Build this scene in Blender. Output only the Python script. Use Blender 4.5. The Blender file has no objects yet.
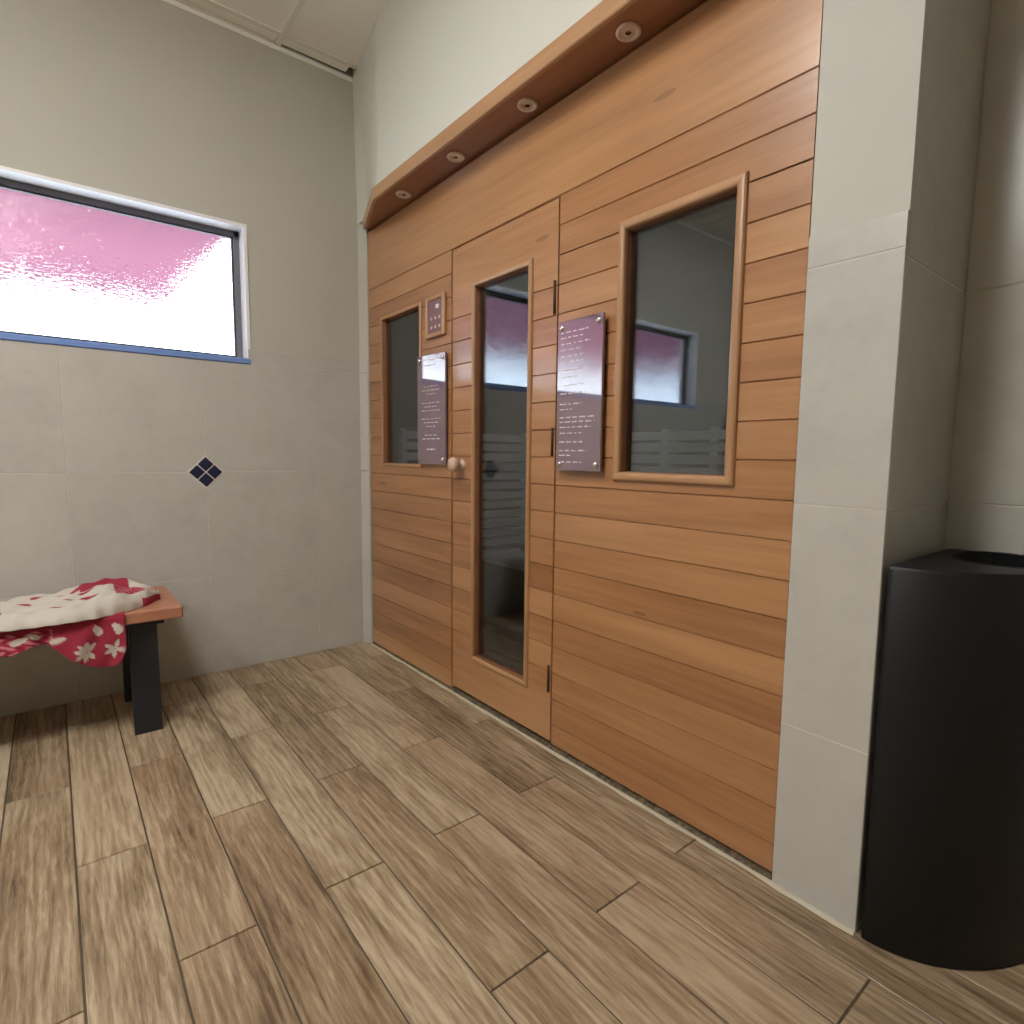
import bpy, math, random
from mathutils import Matrix, Vector
random.seed(7)
SC = bpy.context.scene
COL = SC.collection

# ------------------------------------------------------------------ helpers
class MB:
    """collects faces (with a material slot and a per-face random value) for one mesh object"""
    def __init__(s): s.v=[]; s.f=[]; s.m=[]; s.r=[]; s.sm=[]; s.col=None
    def add(s, vs, fs, m=0, r=0.5, smooth=False):
        b=len(s.v); s.v += [tuple(v) for v in vs]
        for f in fs:
            s.f.append([b+i for i in f]); s.m.append(m); s.r.append(r); s.sm.append(smooth)
    def box(s, a, b, m=0, r=0.5, c=0.0):
        (x0,y0,z0),(x1,y1,z1)=a,b
        if c<=0:
            vs=[(x,y,z) for x in (x0,x1) for y in (y0,y1) for z in (z0,z1)]
            s.add(vs,[(0,1,3,2),(4,6,7,5),(0,4,5,1),(2,3,7,6),(0,2,6,4),(1,5,7,3)],m,r); return
        vs=[]; idx={}
        lo=(x0,y0,z0); hi=(x1,y1,z1)
        for sx in (0,1):
            for sy in (0,1):
                for sz in (0,1):
                    S=(sx,sy,sz)
                    for ax in range(3):
                        p=[]
                        for k in range(3):
                            base=hi[k] if S[k] else lo[k]
                            p.append(base if k==ax else base+(-c if S[k] else c))
                        idx[(S,ax)]=len(vs); vs.append(tuple(p))
        fs=[]
        for ax in range(3):
            o=[k for k in range(3) if k!=ax]
            for sd in (0,1):
                q=[]
                for (u,w) in ((0,0),(1,0),(1,1),(0,1)):
                    S=[0,0,0]; S[ax]=sd; S[o[0]]=u; S[o[1]]=w
                    q.append(idx[(tuple(S),ax)])
                flip=(ax==1)!=(sd==0)
                fs.append(q[::-1] if flip else q)
        cen=Vector(((x0+x1)/2,(y0+y1)/2,(z0+z1)/2))
        for ax in range(3):          # edges
            o=[k for k in range(3) if k!=ax]
            for (u,w) in ((0,0),(1,0),(1,1),(0,1)):
                S0=[0,0,0]; S0[o[0]]=u; S0[o[1]]=w; S1=list(S0); S1[ax]=1
                fs.append([idx[(tuple(S0),o[0])],idx[(tuple(S1),o[0])],idx[(tuple(S1),o[1])],idx[(tuple(S0),o[1])]])
        for sx in (0,1):
            for sy in (0,1):
                for sz in (0,1):
                    fs.append([idx[((sx,sy,sz),k)] for k in range(3)])
        out=[]
        for f in fs:
            P=[Vector(vs[i]) for i in f]; n=(P[1]-P[0]).cross(P[2]-P[0])
            c0=sum(P,Vector())/len(P)
            out.append(f if n.dot(c0-cen)>=0 else f[::-1])
        s.add(vs,out,m,r)
    def plate(s, o, u, v, n, u0,u1,v0,v1, h, c, m=0, r=0.5, depth=0.0, cu=None, cv=None):
        """chamfered plate standing h proud of the plane (o,u,v); cu/cv chamfer at the u and v edges"""
        o,u,v,n=map(Vector,(o,u,v,n)); cu=c if cu is None else cu; cv=c if cv is None else cv
        P=lambda a,b,d: o+u*a+v*b+n*d
        k=max(cu,cv)
        vs=[P(u0,v0,-depth),P(u1,v0,-depth),P(u1,v1,-depth),P(u0,v1,-depth),
            P(u0,v0,h-k),P(u1,v0,h-k),P(u1,v1,h-k),P(u0,v1,h-k),
            P(u0+cu,v0+cv,h),P(u1-cu,v0+cv,h),P(u1-cu,v1-cv,h),P(u0+cu,v1-cv,h)]
        fs=[(8,9,10,11)]
        for i in range(4):
            j=(i+1)%4
            fs.append((i,j,4+j,4+i)); fs.append((4+i,4+j,8+j,8+i))
        if u.cross(v).dot(n)<0: fs=[f[::-1] for f in fs]
        s.add(vs,fs,m,r)
    def lathe(s, prof, o, axis, m=0, seg=32, r=0.5, smooth=True, cap=True):
        """prof: list of (radius, height, [mat])"""
        a=Vector(axis).normalized(); t=Vector((0,0,1)) if abs(a.z)<.9 else Vector((1,0,0))
        e1=a.cross(t).normalized(); e2=a.cross(e1); o=Vector(o)
        vs=[]
        for q in prof:
            for k in range(seg):
                th=2*math.pi*k/seg
                vs.append(o+a*q[1]+(e1*math.cos(th)+e2*math.sin(th))*q[0])
        for i in range(len(prof)-1):
            mm=prof[i][2] if len(prof[i])>2 else m
            s_f=[]
            for k in range(seg):
                k2=(k+1)%seg
                s_f.append((i*seg+k,i*seg+k2,(i+1)*seg+k2,(i+1)*seg+k))
            if i==0: base=len(s.v); s.v+= [tuple(v) for v in vs]
            for f in s_f:
                s.f.append([base+x for x in f]); s.m.append(mm); s.r.append(r); s.sm.append(smooth)
        if cap:
            n=len(prof)
            s.f.append([base+k for k in range(seg)][::-1]); s.m.append(m); s.r.append(r); s.sm.append(False)
            s.f.append([base+(n-1)*seg+k for k in range(seg)]); s.m.append(prof[-1][2] if len(prof[-1])>2 else m); s.r.append(r); s.sm.append(False)
    def prism(s, poly, z0, z1, m=0, r=0.5, top=True, bottom=True, smooth=False):
        n=len(poly); vs=[(x,y,z0) for x,y in poly]+[(x,y,z1) for x,y in poly]
        s.add(vs,[(i,(i+1)%n,n+(i+1)%n,n+i) for i in range(n)],m,r,smooth)
        if top: s.add([(x,y,z1) for x,y in poly],[tuple(range(n))],m,r)
        if bottom: s.add([(x,y,z0) for x,y in poly],[tuple(range(n))[::-1]],m,r)
    def build(s, name, mats, parent=None, origin=None, recalc=False):
        me=bpy.data.meshes.new(name)
        o0=Vector(origin) if origin is not None else (parent.matrix_world.translation.copy() if parent else Vector((0,0,0)))
        me.from_pydata([tuple(Vector(v)-o0) for v in s.v],[],s.f)
        for m in (mats if isinstance(mats,(list,tuple)) else [mats]): me.materials.append(m)
        me.polygons.foreach_set('material_index',s.m)
        me.polygons.foreach_set('use_smooth',s.sm)
        at=me.attributes.new('rnd','FLOAT','FACE'); at.data.foreach_set('value',s.r)
        if s.col is not None:
            ca=me.attributes.new('print','FLOAT_COLOR','POINT')
            ca.data.foreach_set('color',[c for q in s.col for c in q])
        me.update()
        if recalc:
            import bmesh
            b=bmesh.new(); b.from_mesh(me); bmesh.ops.recalc_face_normals(b,faces=b.faces); b.to_mesh(me); b.free()
        o=bpy.data.objects.new(name,me); COL.objects.link(o)
        if parent is not None:
            o.parent=parent; WORLD[o]=o0
            d=o0-WORLD[parent]
            o.location=d
        else:
            o.location=o0
        WORLD[o]=o0
        bpy.context.view_layer.update()
        return o
WORLD={}
def thing(name, label, cat, loc=(0,0,0), group=None):
    o=bpy.data.objects.new(name,None); COL.objects.link(o); o.location=loc
    o.empty_display_size=.1
    WORLD[o]=Vector(loc); bpy.context.view_layer.update()
    return tag(o,label,cat,group)
def tag(o,label,cat,group=None):
    o['label']=label; o['category']=cat
    if group: o['group']=group
    return o
def struct(o,label=None,cat=None):
    o['kind']='structure'
    if label: o['label']=label
    if cat: o['category']=cat
    return o
def dup(root, loc, label):
    r=root.copy(); COL.objects.link(r); r.location=loc; r['label']=label
    for ch in root.children:
        c=ch.copy(); COL.objects.link(c); c.parent=r
        for g in ch.children:
            d=g.copy(); COL.objects.link(d); d.parent=c
    return r

# ------------------------------------------------------------------ materials
class NT:
    def __init__(s,name):
        s.mat=bpy.data.materials.new(name); s.mat.use_nodes=True
        s.t=s.mat.node_tree; s.t.nodes.clear()
        s.out=s.n('ShaderNodeOutputMaterial')
    def n(s,typ,**kw):
        nd=s.t.nodes.new(typ)
        for k,v in kw.items():
            if k.startswith('i_'): pass
            else: setattr(nd,k,v)
        return nd
    def l(s,a,b): s.t.links.new(a,b)
    def put(s,inp,val):
        if hasattr(val,'is_output') or isinstance(val,bpy.types.NodeSocket): s.l(val,inp)
        else: inp.default_value=val
    def math(s,op,a,b=0.0,c=None):
        nd=s.n('ShaderNodeMath',operation=op); s.put(nd.inputs[0],a); s.put(nd.inputs[1],b)
        if c is not None: s.put(nd.inputs[2],c)
        return nd.outputs[0]
    def vmath(s,op,a,b):
        nd=s.n('ShaderNodeVectorMath',operation=op); s.put(nd.inputs[0],a); s.put(nd.inputs[1],b); return nd.outputs[0]
    def coord(s): return s.n('ShaderNodeTexCoord').outputs['Object']
    def attr(s,name,out='Fac'):
        return s.n('ShaderNodeAttribute',attribute_name=name).outputs[out]
    def noise(s,vec,scale,detail=4,rough=.5,dist=0.0):
        nd=s.n('ShaderNodeTexNoise'); s.l(vec,nd.inputs['Vector'])
        nd.inputs['Scale'].default_value=scale; nd.inputs['Detail'].default_value=detail
        nd.inputs['Roughness'].default_value=rough; nd.inputs['Distortion'].default_value=dist
        return nd.outputs[0]
    def ramp(s,fac,stops):
        nd=s.n('ShaderNodeValToRGB'); s.l(fac,nd.inputs[0]); e=nd.color_ramp.elements
        while len(e)<len(stops): e.new(.5)
        for q,(p,c) in zip(e,stops): q.position=p; q.color=(c[0],c[1],c[2],1)
        return nd.outputs[0]
    def mix(s,fac,a,b,blend='MIX'):
        nd=s.n('ShaderNodeMix',data_type='RGBA',blend_type=blend)
        s.put(nd.inputs[0],fac); 
        for i,v in ((6,a),(7,b)):
            if isinstance(v,(tuple,list)): nd.inputs[i].default_value=(v[0],v[1],v[2],1)
            else: s.l(v,nd.inputs[i])
        return nd.outputs[2]
    def pr(s,color,rough=.5,spec=.5,metal=0.0,bump=None,coat=0.0,coat_r=.1,bstr=.2,bdist=.01,**kw):
        b=s.n('ShaderNodeBsdfPrincipled')
        if isinstance(color,(tuple,list)): b.inputs['Base Color'].default_value=(color[0],color[1],color[2],1)
        else: s.l(color,b.inputs['Base Color'])
        s.put(b.inputs['Roughness'],rough); b.inputs['Specular IOR Level'].default_value=spec
        b.inputs['Metallic'].default_value=metal
        b.inputs['Coat Weight'].default_value=coat; b.inputs['Coat Roughness'].default_value=coat_r
        if bump is not None:
            bp=s.n('ShaderNodeBump'); bp.inputs['Strength'].default_value=bstr; bp.inputs['Distance'].default_value=bdist
            s.l(bump,bp.inputs['Height']); s.l(bp.outputs[0],b.inputs['Normal'])
        s.l(b.outputs[0],s.out.inputs[0]); return b
def simple(name,color,rough=.5,**kw):
    t=NT(name); t.pr(color,rough,**kw); return t.mat

def scaled(t,vec,sc,off=None):
    v=t.vmath('MULTIPLY',vec,sc)
    return v

def wood_mat(name, dark, mid, light, axis='y', rough=.3, coat=.4, coat_r=.2, knots=True, var=.5, fine=1.0):
    t=NT(name); co=t.coord(); rnd=t.attr('rnd')
    cb=t.n('ShaderNodeCombineXYZ'); 
    t.put(cb.inputs[0],t.math('MULTIPLY',rnd,7.3)); t.put(cb.inputs[1],t.math('MULTIPLY',rnd,31.7)); t.put(cb.inputs[2],t.math('MULTIPLY',rnd,13.1))
    p=t.vmath('ADD',co,cb.outputs[0])
    s={'y':(14,1.1,14),'x':(1.1,14,14),'z':(14,14,1.1)}[axis]
    s2={'y':(70,3.0,70),'x':(3.0,70,70),'z':(70,70,3.0)}[axis]
    a=t.noise(t.vmath('MULTIPLY',p,s),1.0,5,.55,.6)
    b=t.noise(t.vmath('MULTIPLY',p,s2),1.0,3,.6,.2)
    c=t.noise(t.vmath('MULTIPLY',p,(2,.7,2) if axis=='y' else (1.5,1.5,1.5)),1.0,2,.5)
    f=t.math('ADD',t.math('MULTIPLY',a,.55),t.math('MULTIPLY',b,.25*fine))
    f=t.math('ADD',f,t.math('MULTIPLY',t.math('SUBTRACT',c,.1),.38))
    f=t.math('ADD',f,t.math('MULTIPLY',t.math('SUBTRACT',rnd,.5),var*.35))
    col=t.ramp(f,[(.30,dark),(.52,mid),(.74,light)])
    if knots:
        vo=t.n('ShaderNodeTexVoronoi'); vo.inputs['Scale'].default_value=1.0
        t.l(t.vmath('MULTIPLY',p,(3,2.1,9) if axis=='y' else (3,3,3)),vo.inputs['Vector'])
        k=t.math('LESS_THAN',vo.outputs['Distance'],.075)
        col=t.mix(t.math('MULTIPLY',k,.45),col,tuple(q*.45 for q in dark))
    t.pr(col,rough,coat=coat,coat_r=coat_r,bump=b,bstr=.06,bdist=.004)
    return t.mat

M={}
M['cedar']=wood_mat('varnished_cedar',(.20,.080,.028),(.35,.161,.066),(.465,.243,.111),'y',var=.38,rough=.34,coat=.75,coat_r=.12)
M['cedar_pale']=wood_mat('varnished_pale_pine',(.31,.145,.060),(.42,.212,.094),(.50,.275,.132),'y',rough=.32,coat=.75,coat_r=.12)
M['cedar_trim']=wood_mat('cedar_trim',(.27,.135,.06),(.36,.19,.092),(.44,.25,.13),'z',rough=.35,coat=.3,knots=False)
M['cedar_trim_h']=wood_mat('cedar_trim_h',(.31,.16,.072),(.40,.22,.108),(.48,.28,.15),'y',rough=.35,coat=.3,knots=False)
M['cedar_dark']=wood_mat('cedar_valance',(.19,.07,.028),(.27,.105,.045),(.34,.145,.065),'y',rough=.4,coat=.2,knots=False)
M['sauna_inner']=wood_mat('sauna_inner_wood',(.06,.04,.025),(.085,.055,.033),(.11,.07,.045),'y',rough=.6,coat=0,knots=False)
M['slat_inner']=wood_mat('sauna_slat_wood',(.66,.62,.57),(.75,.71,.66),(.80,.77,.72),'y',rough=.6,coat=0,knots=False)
M['groove']=simple('groove_shadow_wood',(.055,.022,.010),.7)
M['bench_wood']=wood_mat('bench_wood',(.27,.10,.055),(.35,.14,.08),(.42,.19,.115),'x',rough=.45,coat=.1,knots=False)
M['black_metal']=simple('black_painted_steel',(.010,.012,.018),.42)
M['charcoal']=simple('charcoal_plastic',(.0085,.0095,.0105),.5,spec=.3)
M['charcoal_in']=simple('black_bin_interior',(.006,.006,.006),.8)
M['chrome']=simple('brushed_steel',(.78,.74,.72),.22,metal=1.0)
M['white_paint']=simple('white_gloss_paint',(.80,.80,.82),.3)
M['frame_grey']=simple('grey_aluminium',(.15,.15,.18),.4)
M['gasket']=simple('dark_gasket',(.025,.025,.03),.5)
M['hinge']=simple('bronze_hinge',(.06,.03,.018),.5,metal=.4)
M['beige_plastic']=simple('beige_lamp_plastic',(.62,.49,.40),.4)
M['black']=simple('matt_black',(.006,.006,.006),.7)
M['letter']=simple('white_lettering',(.78,.72,.74),.5)

def paint(name,c,rough=.7):
    t=NT(name); co=t.coord(); a=t.noise(co,2.2,3,.5); b=t.noise(co,160,2,.5)
    col=t.mix(a,tuple(q*.97 for q in c),tuple(min(1,q*1.03) for q in c))
    t.pr(col,rough,spec=.3,bump=b,bstr=.05,bdist=.002); return t.mat
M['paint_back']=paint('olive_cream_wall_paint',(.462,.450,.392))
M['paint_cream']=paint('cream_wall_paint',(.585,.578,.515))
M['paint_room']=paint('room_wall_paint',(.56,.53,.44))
M['ceiling']=paint('ceiling_tile_paint',(.88,.87,.82),.9)
M['grid']=simple('white_grid_enamel',(.78,.77,.71),.45)
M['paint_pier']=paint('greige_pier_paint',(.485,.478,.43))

def tile_mat(name,c,rough=.16):
    t=NT(name); co=t.coord(); rnd=t.attr('rnd')
    a=t.noise(co,5.0,6,.62,.4); b=t.noise(co,26.0,3,.6)
    f=t.math('ADD',t.math('MULTIPLY',a,.7),t.math('MULTIPLY',b,.3))
    f=t.math('ADD',f,t.math('MULTIPLY',t.math('SUBTRACT',rnd,.5),.12))
    col=t.ramp(f,[(.3,tuple(q*.90 for q in c)),(.5,c),(.7,tuple(min(1,q*1.06) for q in c))])
    t.pr(col,rough,spec=.5,bump=b,bstr=.02,bdist=.003); return t.mat
M['tile']=tile_mat('cream_stone_tile',(.470,.459,.420),.25)
M['grout']=simple('pale_grout',(.55,.53,.47),.8)
M['floor_grout']=simple('brown_floor_grout',(.095,.07,.045),.85)
M['navy']=simple('navy_glazed_tile',(.014,.018,.055),.2)
M['sill_glow']=simple('sill_painted_blue_glow',(.17,.28,.60),.3)  # blue lens glow under the window, painted into the sill colour
M['caulk']=simple('grey_caulk',(.50,.45,.35),.7)
def mortar():
    t=NT('dirty_mortar'); co=t.coord(); a=t.noise(co,60,5,.7)
    t.pr(t.ramp(a,[(.35,(.05,.035,.02)),(.6,(.22,.165,.10)),(.8,(.38,.32,.22))]),.9,bump=a,bstr=.8,bdist=.01); return t.mat
M['mortar']=mortar()

def plank_floor():
    t=NT('wood_look_floor_tile'); co=t.coord(); rnd=t.attr('rnd')
    cb=t.n('ShaderNodeCombineXYZ')
    t.put(cb.inputs[0],t.math('MULTIPLY',rnd,17.0)); t.put(cb.inputs[1],t.math('MULTIPLY',rnd,53.0))
    p=t.vmath('ADD',co,cb.outputs[0])
    a=t.noise(t.vmath('MULTIPLY',p,(13,1.7,1)),1.0,6,.62,1.3)     # broad figure along the plank
    b=t.noise(t.vmath('MULTIPLY',p,(85,7,1)),1.0,5,.65,.8)         # fine grain
    c=t.noise(t.vmath('MULTIPLY',p,(4.5,1.3,1)),1.0,3,.5,.4)       # smoky blotches
    e=t.noise(t.vmath('MULTIPLY',p,(230,16,1)),1.0,3,.7,.5)
    w=t.n('ShaderNodeTexWave',wave_type='BANDS',bands_direction='X'); t.l(t.vmath('MULTIPLY',p,(10,1.2,1)),w.inputs['Vector'])
    w.inputs['Scale'].default_value=1.6; w.inputs['Distortion'].default_value=9.0; w.inputs['Detail'].default_value=3; w.inputs['Detail Scale'].default_value=1.4
    f=t.math('ADD',t.math('MULTIPLY',a,.48),t.math('MULTIPLY',b,.42))
    f=t.math('ADD',f,t.math('MULTIPLY',t.math('SUBTRACT',c,.12),.26)); f=t.math('ADD',f,t.math('MULTIPLY',w.outputs['Fac'],.07))
    f=t.math('ADD',f,t.math('MULTIPLY',t.math('SUBTRACT',e,.5),.22))
    f=t.math('ADD',f,t.math('MULTIPLY',t.math('SUBTRACT',rnd,.5),.11))
    col=t.ramp(f,[(.40,(.075,.047,.023)),(.485,(.185,.128,.074)),(.575,(.290,.213,.132)),(.70,(.46,.37,.255))])
    # some planks lean reddish, some greyish
    r2=t.math('FRACT',t.math('MULTIPLY',rnd,9.17))
    col=t.mix(t.math('MULTIPLY',c,t.math('MULTIPLY',r2,.42)),col,(.34,.20,.11))
    t.pr(col,t.math('ADD',.30,t.math('MULTIPLY',b,.25)),spec=.45,bump=b,bstr=.10,bdist=.004); return t.mat
M['floor']=plank_floor()

def tinted_glass():
    t=NT('dark_tinted_glass')
    tr=t.n('ShaderNodeBsdfTransparent'); tr.inputs[0].default_value=(.67,.70,.72,1)
    gl=t.n('ShaderNodeBsdfGlossy'); gl.inputs['Color'].default_value=(.95,.97,1,1); gl.inputs['Roughness'].default_value=.012
    fr=t.n('ShaderNodeFresnel'); fr.inputs[0].default_value=1.9
    mx=t.n('ShaderNodeMixShader'); t.l(t.math('MULTIPLY_ADD',fr.outputs[0],.42,.005),mx.inputs[0]); t.l(tr.outputs[0],mx.inputs[1]); t.l(gl.outputs[0],mx.inputs[2])
    t.l(mx.outputs[0],t.out.inputs[0]); return t.mat
M['tint']=tinted_glass()
def plaque_mat():
    t=NT('plum_acrylic'); b=t.pr((.175,.105,.145),.06,spec=.9,coat=1.0,coat_r=.02); b.inputs['Coat IOR'].default_value=2.1; return t.mat
M['plaque']=plaque_mat()
M['panel_plum']=simple('plum_control_face',(.20,.105,.125),.25,coat=.4)
def ripple():
    t=NT('rippled_glass'); co=t.coord()
    a=t.noise(t.vmath('MULTIPLY',co,(42,42,85)),1.0,3,.55,.8)
    bp=t.n('ShaderNodeBump'); bp.inputs['Strength'].default_value=.2; bp.inputs['Distance'].default_value=.02; t.l(a,bp.inputs['Height'])
    rf=t.n('ShaderNodeBsdfRefraction'); rf.inputs['IOR'].default_value=1.35; rf.inputs['Roughness'].default_value=.02; rf.inputs['Color'].default_value=(.96,.98,1,1)
    t.l(bp.outputs[0],rf.inputs['Normal'])
    tr=t.n('ShaderNodeBsdfTransparent'); tr.inputs[0].default_value=(.96,.98,1,1)
    gl=t.n('ShaderNodeBsdfGlossy'); gl.inputs['Roughness'].default_value=.1; t.l(bp.outputs[0],gl.inputs['Normal'])
    m1=t.n('ShaderNodeMixShader'); m1.inputs[0].default_value=1.0; t.l(tr.outputs[0],m1.inputs[1]); t.l(rf.outputs[0],m1.inputs[2])
    m2=t.n('ShaderNodeMixShader'); m2.inputs[0].default_value=.05; t.l(m1.outputs[0],m2.inputs[1]); t.l(gl.outputs[0],m2.inputs[2])
    t.l(m2.outputs[0],t.out.inputs[0]); return t.mat
M['ripple']=ripple()
def awning_mat():
    t=NT('red_awning_fabric')
    d=t.n('ShaderNodeBsdfDiffuse'); d.inputs[0].default_value=(.375,.165,.222,1)
    s=t.n('ShaderNodeBsdfTranslucent'); s.inputs[0].default_value=(.39,.20,.275,1)
    m=t.n('ShaderNodeMixShader'); m.inputs[0].default_value=.45; t.l(d.outputs[0],m.inputs[1]); t.l(s.outputs[0],m.inputs[2]); t.l(m.outputs[0],t.out.inputs[0]); return t.mat
M['awning']=awning_mat()
def cloth_mat():
    t=NT('printed_cotton'); co=t.coord(); b=t.noise(co,420,2,.5)
    t.pr(t.attr('print','Color'),.85,spec=.2,bump=b,bstr=.25,bdist=.002); return t.mat
M['cloth']=cloth_mat()
def lamp_mat(name='lit_diffuser',col=(1,.975,.935,1),st=None):
    t=NT(name); e=t.n('ShaderNodeEmission'); e.inputs[0].default_value=col; e.inputs[1].default_value=LAMP if st is None else st; t.l(e.outputs[0],t.out.inputs[0]); return t.mat
LAMP=42.0
M['lamp']=lamp_mat()
M['added_fill']=lamp_mat('added_slat_fill',(.95,1,1,1),8.0)  # emission for the light added inside the cabin to brighten the slats

# ------------------------------------------------------------------ room numbers (metres)
D=2.831          # back wall
FX=1.288         # sauna front
RX=1.672         # side wall beyond the pier
PY=.421          # return face of the pier
H=2.815          # ceiling
LX=-3.3; FY=-3.2
TOP=1.468        # top of the tiling
WX0,WX1,WZ0,WZ1=-1.56,.725,1.412,1.995   # window opening
X,Y,Z=Vector((1,0,0)),Vector((0,1,0)),Vector((0,0,1))

# ---- floor: planks with grout
mb=MB()
mb.box((LX-.1,FY-.1,-.06),(2.45,D+.1,-.0035),1)
pw=.1487; L=.893; g=.0021
i0=int(math.floor(LX/pw))-1
for i in range(i0,12):
    x0=i*pw-.002; x1=x0+pw
    if x0<LX-.1 : x0=LX-.1
    if x0>=RX: break
    x1=min(x1,RX+.02)
    ph=1.213+.035*max(-.3,min(1.2,(x0+x1)/2)) if (i%2!=0) else 1.663+.03*max(-.3,min(1.2,(x0+x1)/2))
    k=math.floor((FY-ph)/L)
    y=ph+k*L
    while y<D:
        a=max(y,FY-.1); b=min(y+L,D+.02)
        if b-a>.02:
            mb.plate((0,0,0),Y,X,Z,a+g,b-g,x0+g,x1-g,0,.0014,0,random.random(),depth=.0035)
        y+=L
struct(mb.build('floor',[M['floor'],M['floor_grout']]))

# ---- back wall with the window opening, paint above, tile below
mb=MB()
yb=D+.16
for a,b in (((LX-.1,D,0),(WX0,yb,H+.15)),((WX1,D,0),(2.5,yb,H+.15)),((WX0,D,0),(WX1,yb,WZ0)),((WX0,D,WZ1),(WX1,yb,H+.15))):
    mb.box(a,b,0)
mb.box((LX,D-.0052,0),(1.30,D-.001,WZ0-.001),2)   # grout bed behind the tiles
mb.box((WX1+.002,D-.0052,WZ0-.001),(1.30,D-.001,TOP-.003),2)
mb.box((LX,D-.0052,WZ0-.001),(WX0-.002,D-.001,TOP-.003),2)
zs=[0,.447,.915,1.410,TOP]
xs=[]; x=1.022+.487
while x>LX-.5: xs.append(x); x-=.487
xs=sorted(xs)
gg=.0013
for j in range(4):
    for i in range(len(xs)-1):
        u0,u1=max(xs[i],LX),min(xs[i+1],1.275)
        if u1-u0<.02: continue
        segs=[(u0,u1)]
        if j==3:
            segs=[]
            if u0<WX0: segs.append((u0,min(u1,WX0)))
            if u1>WX1: segs.append((max(u0,WX1),u1))
        for a,b in segs:
            if b-a>.01: mb.plate((0,D-.0052,0),X,Z,-Y,a+gg,b-gg,zs[j]+gg,zs[j+1]-gg,.0016,.0012,1,random.random())
wb=struct(mb.build('wall_back',[M['paint_back'],M['tile'],M['grout']]))

# ---- accent tile: four navy squares set on the point over the joint
ac=thing('accent_tile','small navy blue four-square diamond tile inset in cream back wall tiling','tile',(.534,D-.007,.914))
mb=MB(); c=Vector((.534,D-.0068,.914)); e1=(X+Z).normalized(); e2=(Z-X).normalized()
mb.plate(c,e1,e2,-Y,-.053,.053,-.053,.053,.0012,.001,0,depth=.0002)
mb.build('grout_bed',M['grout'],ac)
for a in (-1,1):
    for b in (-1,1):
        mb=MB(); q=c-Y*.0012
        s0,s1=(.0025,.0465)
        mb.plate(q,e1,e2,-Y,min(a*s0,a*s1),max(a*s0,a*s1),min(b*s0,b*s1),max(b*s0,b*s1),.0030,.0015,0,depth=.0002)
        mb.build('navy_square',M['navy'],ac)

# ---- window
mb=MB(); r=.089
mb.box((WX1-.001,D-.006,WZ0),(WX1+.012,D+r,WZ1+.012),0)        # reveal linings
mb.box((WX0-.012,D-.006,WZ0),(WX0+.001,D+r,WZ1+.012),0)
mb.box((WX0,D-.006,WZ1-.001),(WX1,D+r,WZ1+.012),0)
mb.box((WX0,D+.0,WZ0-.012),(WX1,D+r,WZ0+.001),0)
win=struct(mb.build('window_1',[M['white_paint']]))
mb=MB(); fw=.026; y0,y1=D+r-.012,D+r+.03
for a,b in (((WX0,y0,WZ0),(WX0+fw,y1,WZ1)),((WX1-fw,y0,WZ0),(WX1,y1,WZ1)),((WX0,y0,WZ1-fw),(WX1,y1,WZ1)),((WX0,y0,WZ0),(WX1,y1,WZ0+fw))):
    mb.box(a,b,0,c=.003)
struct(mb.build('window_frame',[M['frame_grey']],win))
mb=MB(); q=fw+.006
for a,b in (((WX0+fw-.004,y0+.004,WZ0+fw-.004),(WX0+q,y0+.022,WZ1-fw)),((WX1-q,y0+.004,WZ0+fw-.004),(WX1-fw+.004,y0+.022,WZ1-fw)),((WX0+fw,y0+.004,WZ1-q),(WX1-fw,y0+.022,WZ1-fw+.004)),((WX0+fw,y0+.004,WZ0+fw-.004),(WX1-fw,y0+.022,WZ0+q))):
    mb.box(a,b,0)
struct(mb.build('window_gasket',[M['gasket']],win))
mb=MB(); mb.box((WX0+fw,y0+.010,WZ0+fw),(WX1-fw,y0+.016,WZ1-fw),0)
struct(mb.build('window_pane',[M['ripple']],win))
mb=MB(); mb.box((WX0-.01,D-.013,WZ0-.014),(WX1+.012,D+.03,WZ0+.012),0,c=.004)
struct(mb.build('window_sill',[M['sill_glow']],win))  # the sill's blue is painted glow, not its own colour

# ---- outside: a red fabric awning over the window
mb=MB(); n=14
x0,x1=-3.6,.72
for k in range(n):
    a=x0+(x1-x0)*k/n; b=x0+(x1-x0)*(k+1)/n
    mb.box((a,D+.30,2.03),(b,D+1.75,2.042),0)
mb.box((x0,D+1.73,1.945),(x1,D+1.75,2.042),0)
aw=thing('outside_awning','red fabric awning outside, blurred behind the rippled window glass','awning',(-1.4,D+.16,2.03))
mb.build('fabric',M['awning'],aw)
mb=MB(); mb.box((x0,D+.165,2.015),(x1,D+.31,2.055),0,c=.004)
mb.build('headrail',M['awning'],aw)

# ---- ceiling with suspended grid
mb=MB()
mb.box((LX-.1,FY-.1,H+.06),(2.5,D+.16,H+.12),1)      # plenum slab above
tx=[.892-.6*k for k in range(-2,8)]
ty=[D-.085-.6*k for k in range(0,11)]
tw=.012
def ctile(a0,a1,b0,b1):
    a0,a1=max(a0,LX),min(a1,RX+.2); b0=max(b0,FY)
    if a1-a0>.03 and b1-b0>.03: mb.box((a0+tw,b0+tw,H+.004),(a1-tw,b1-tw,H+.02),0)
xt=sorted(tx+[LX-.02]); 
for i in range(len(xt)-1):
    for j in range(len(ty)-1): ctile(xt[i],xt[i+1],ty[j+1],ty[j])
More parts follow.
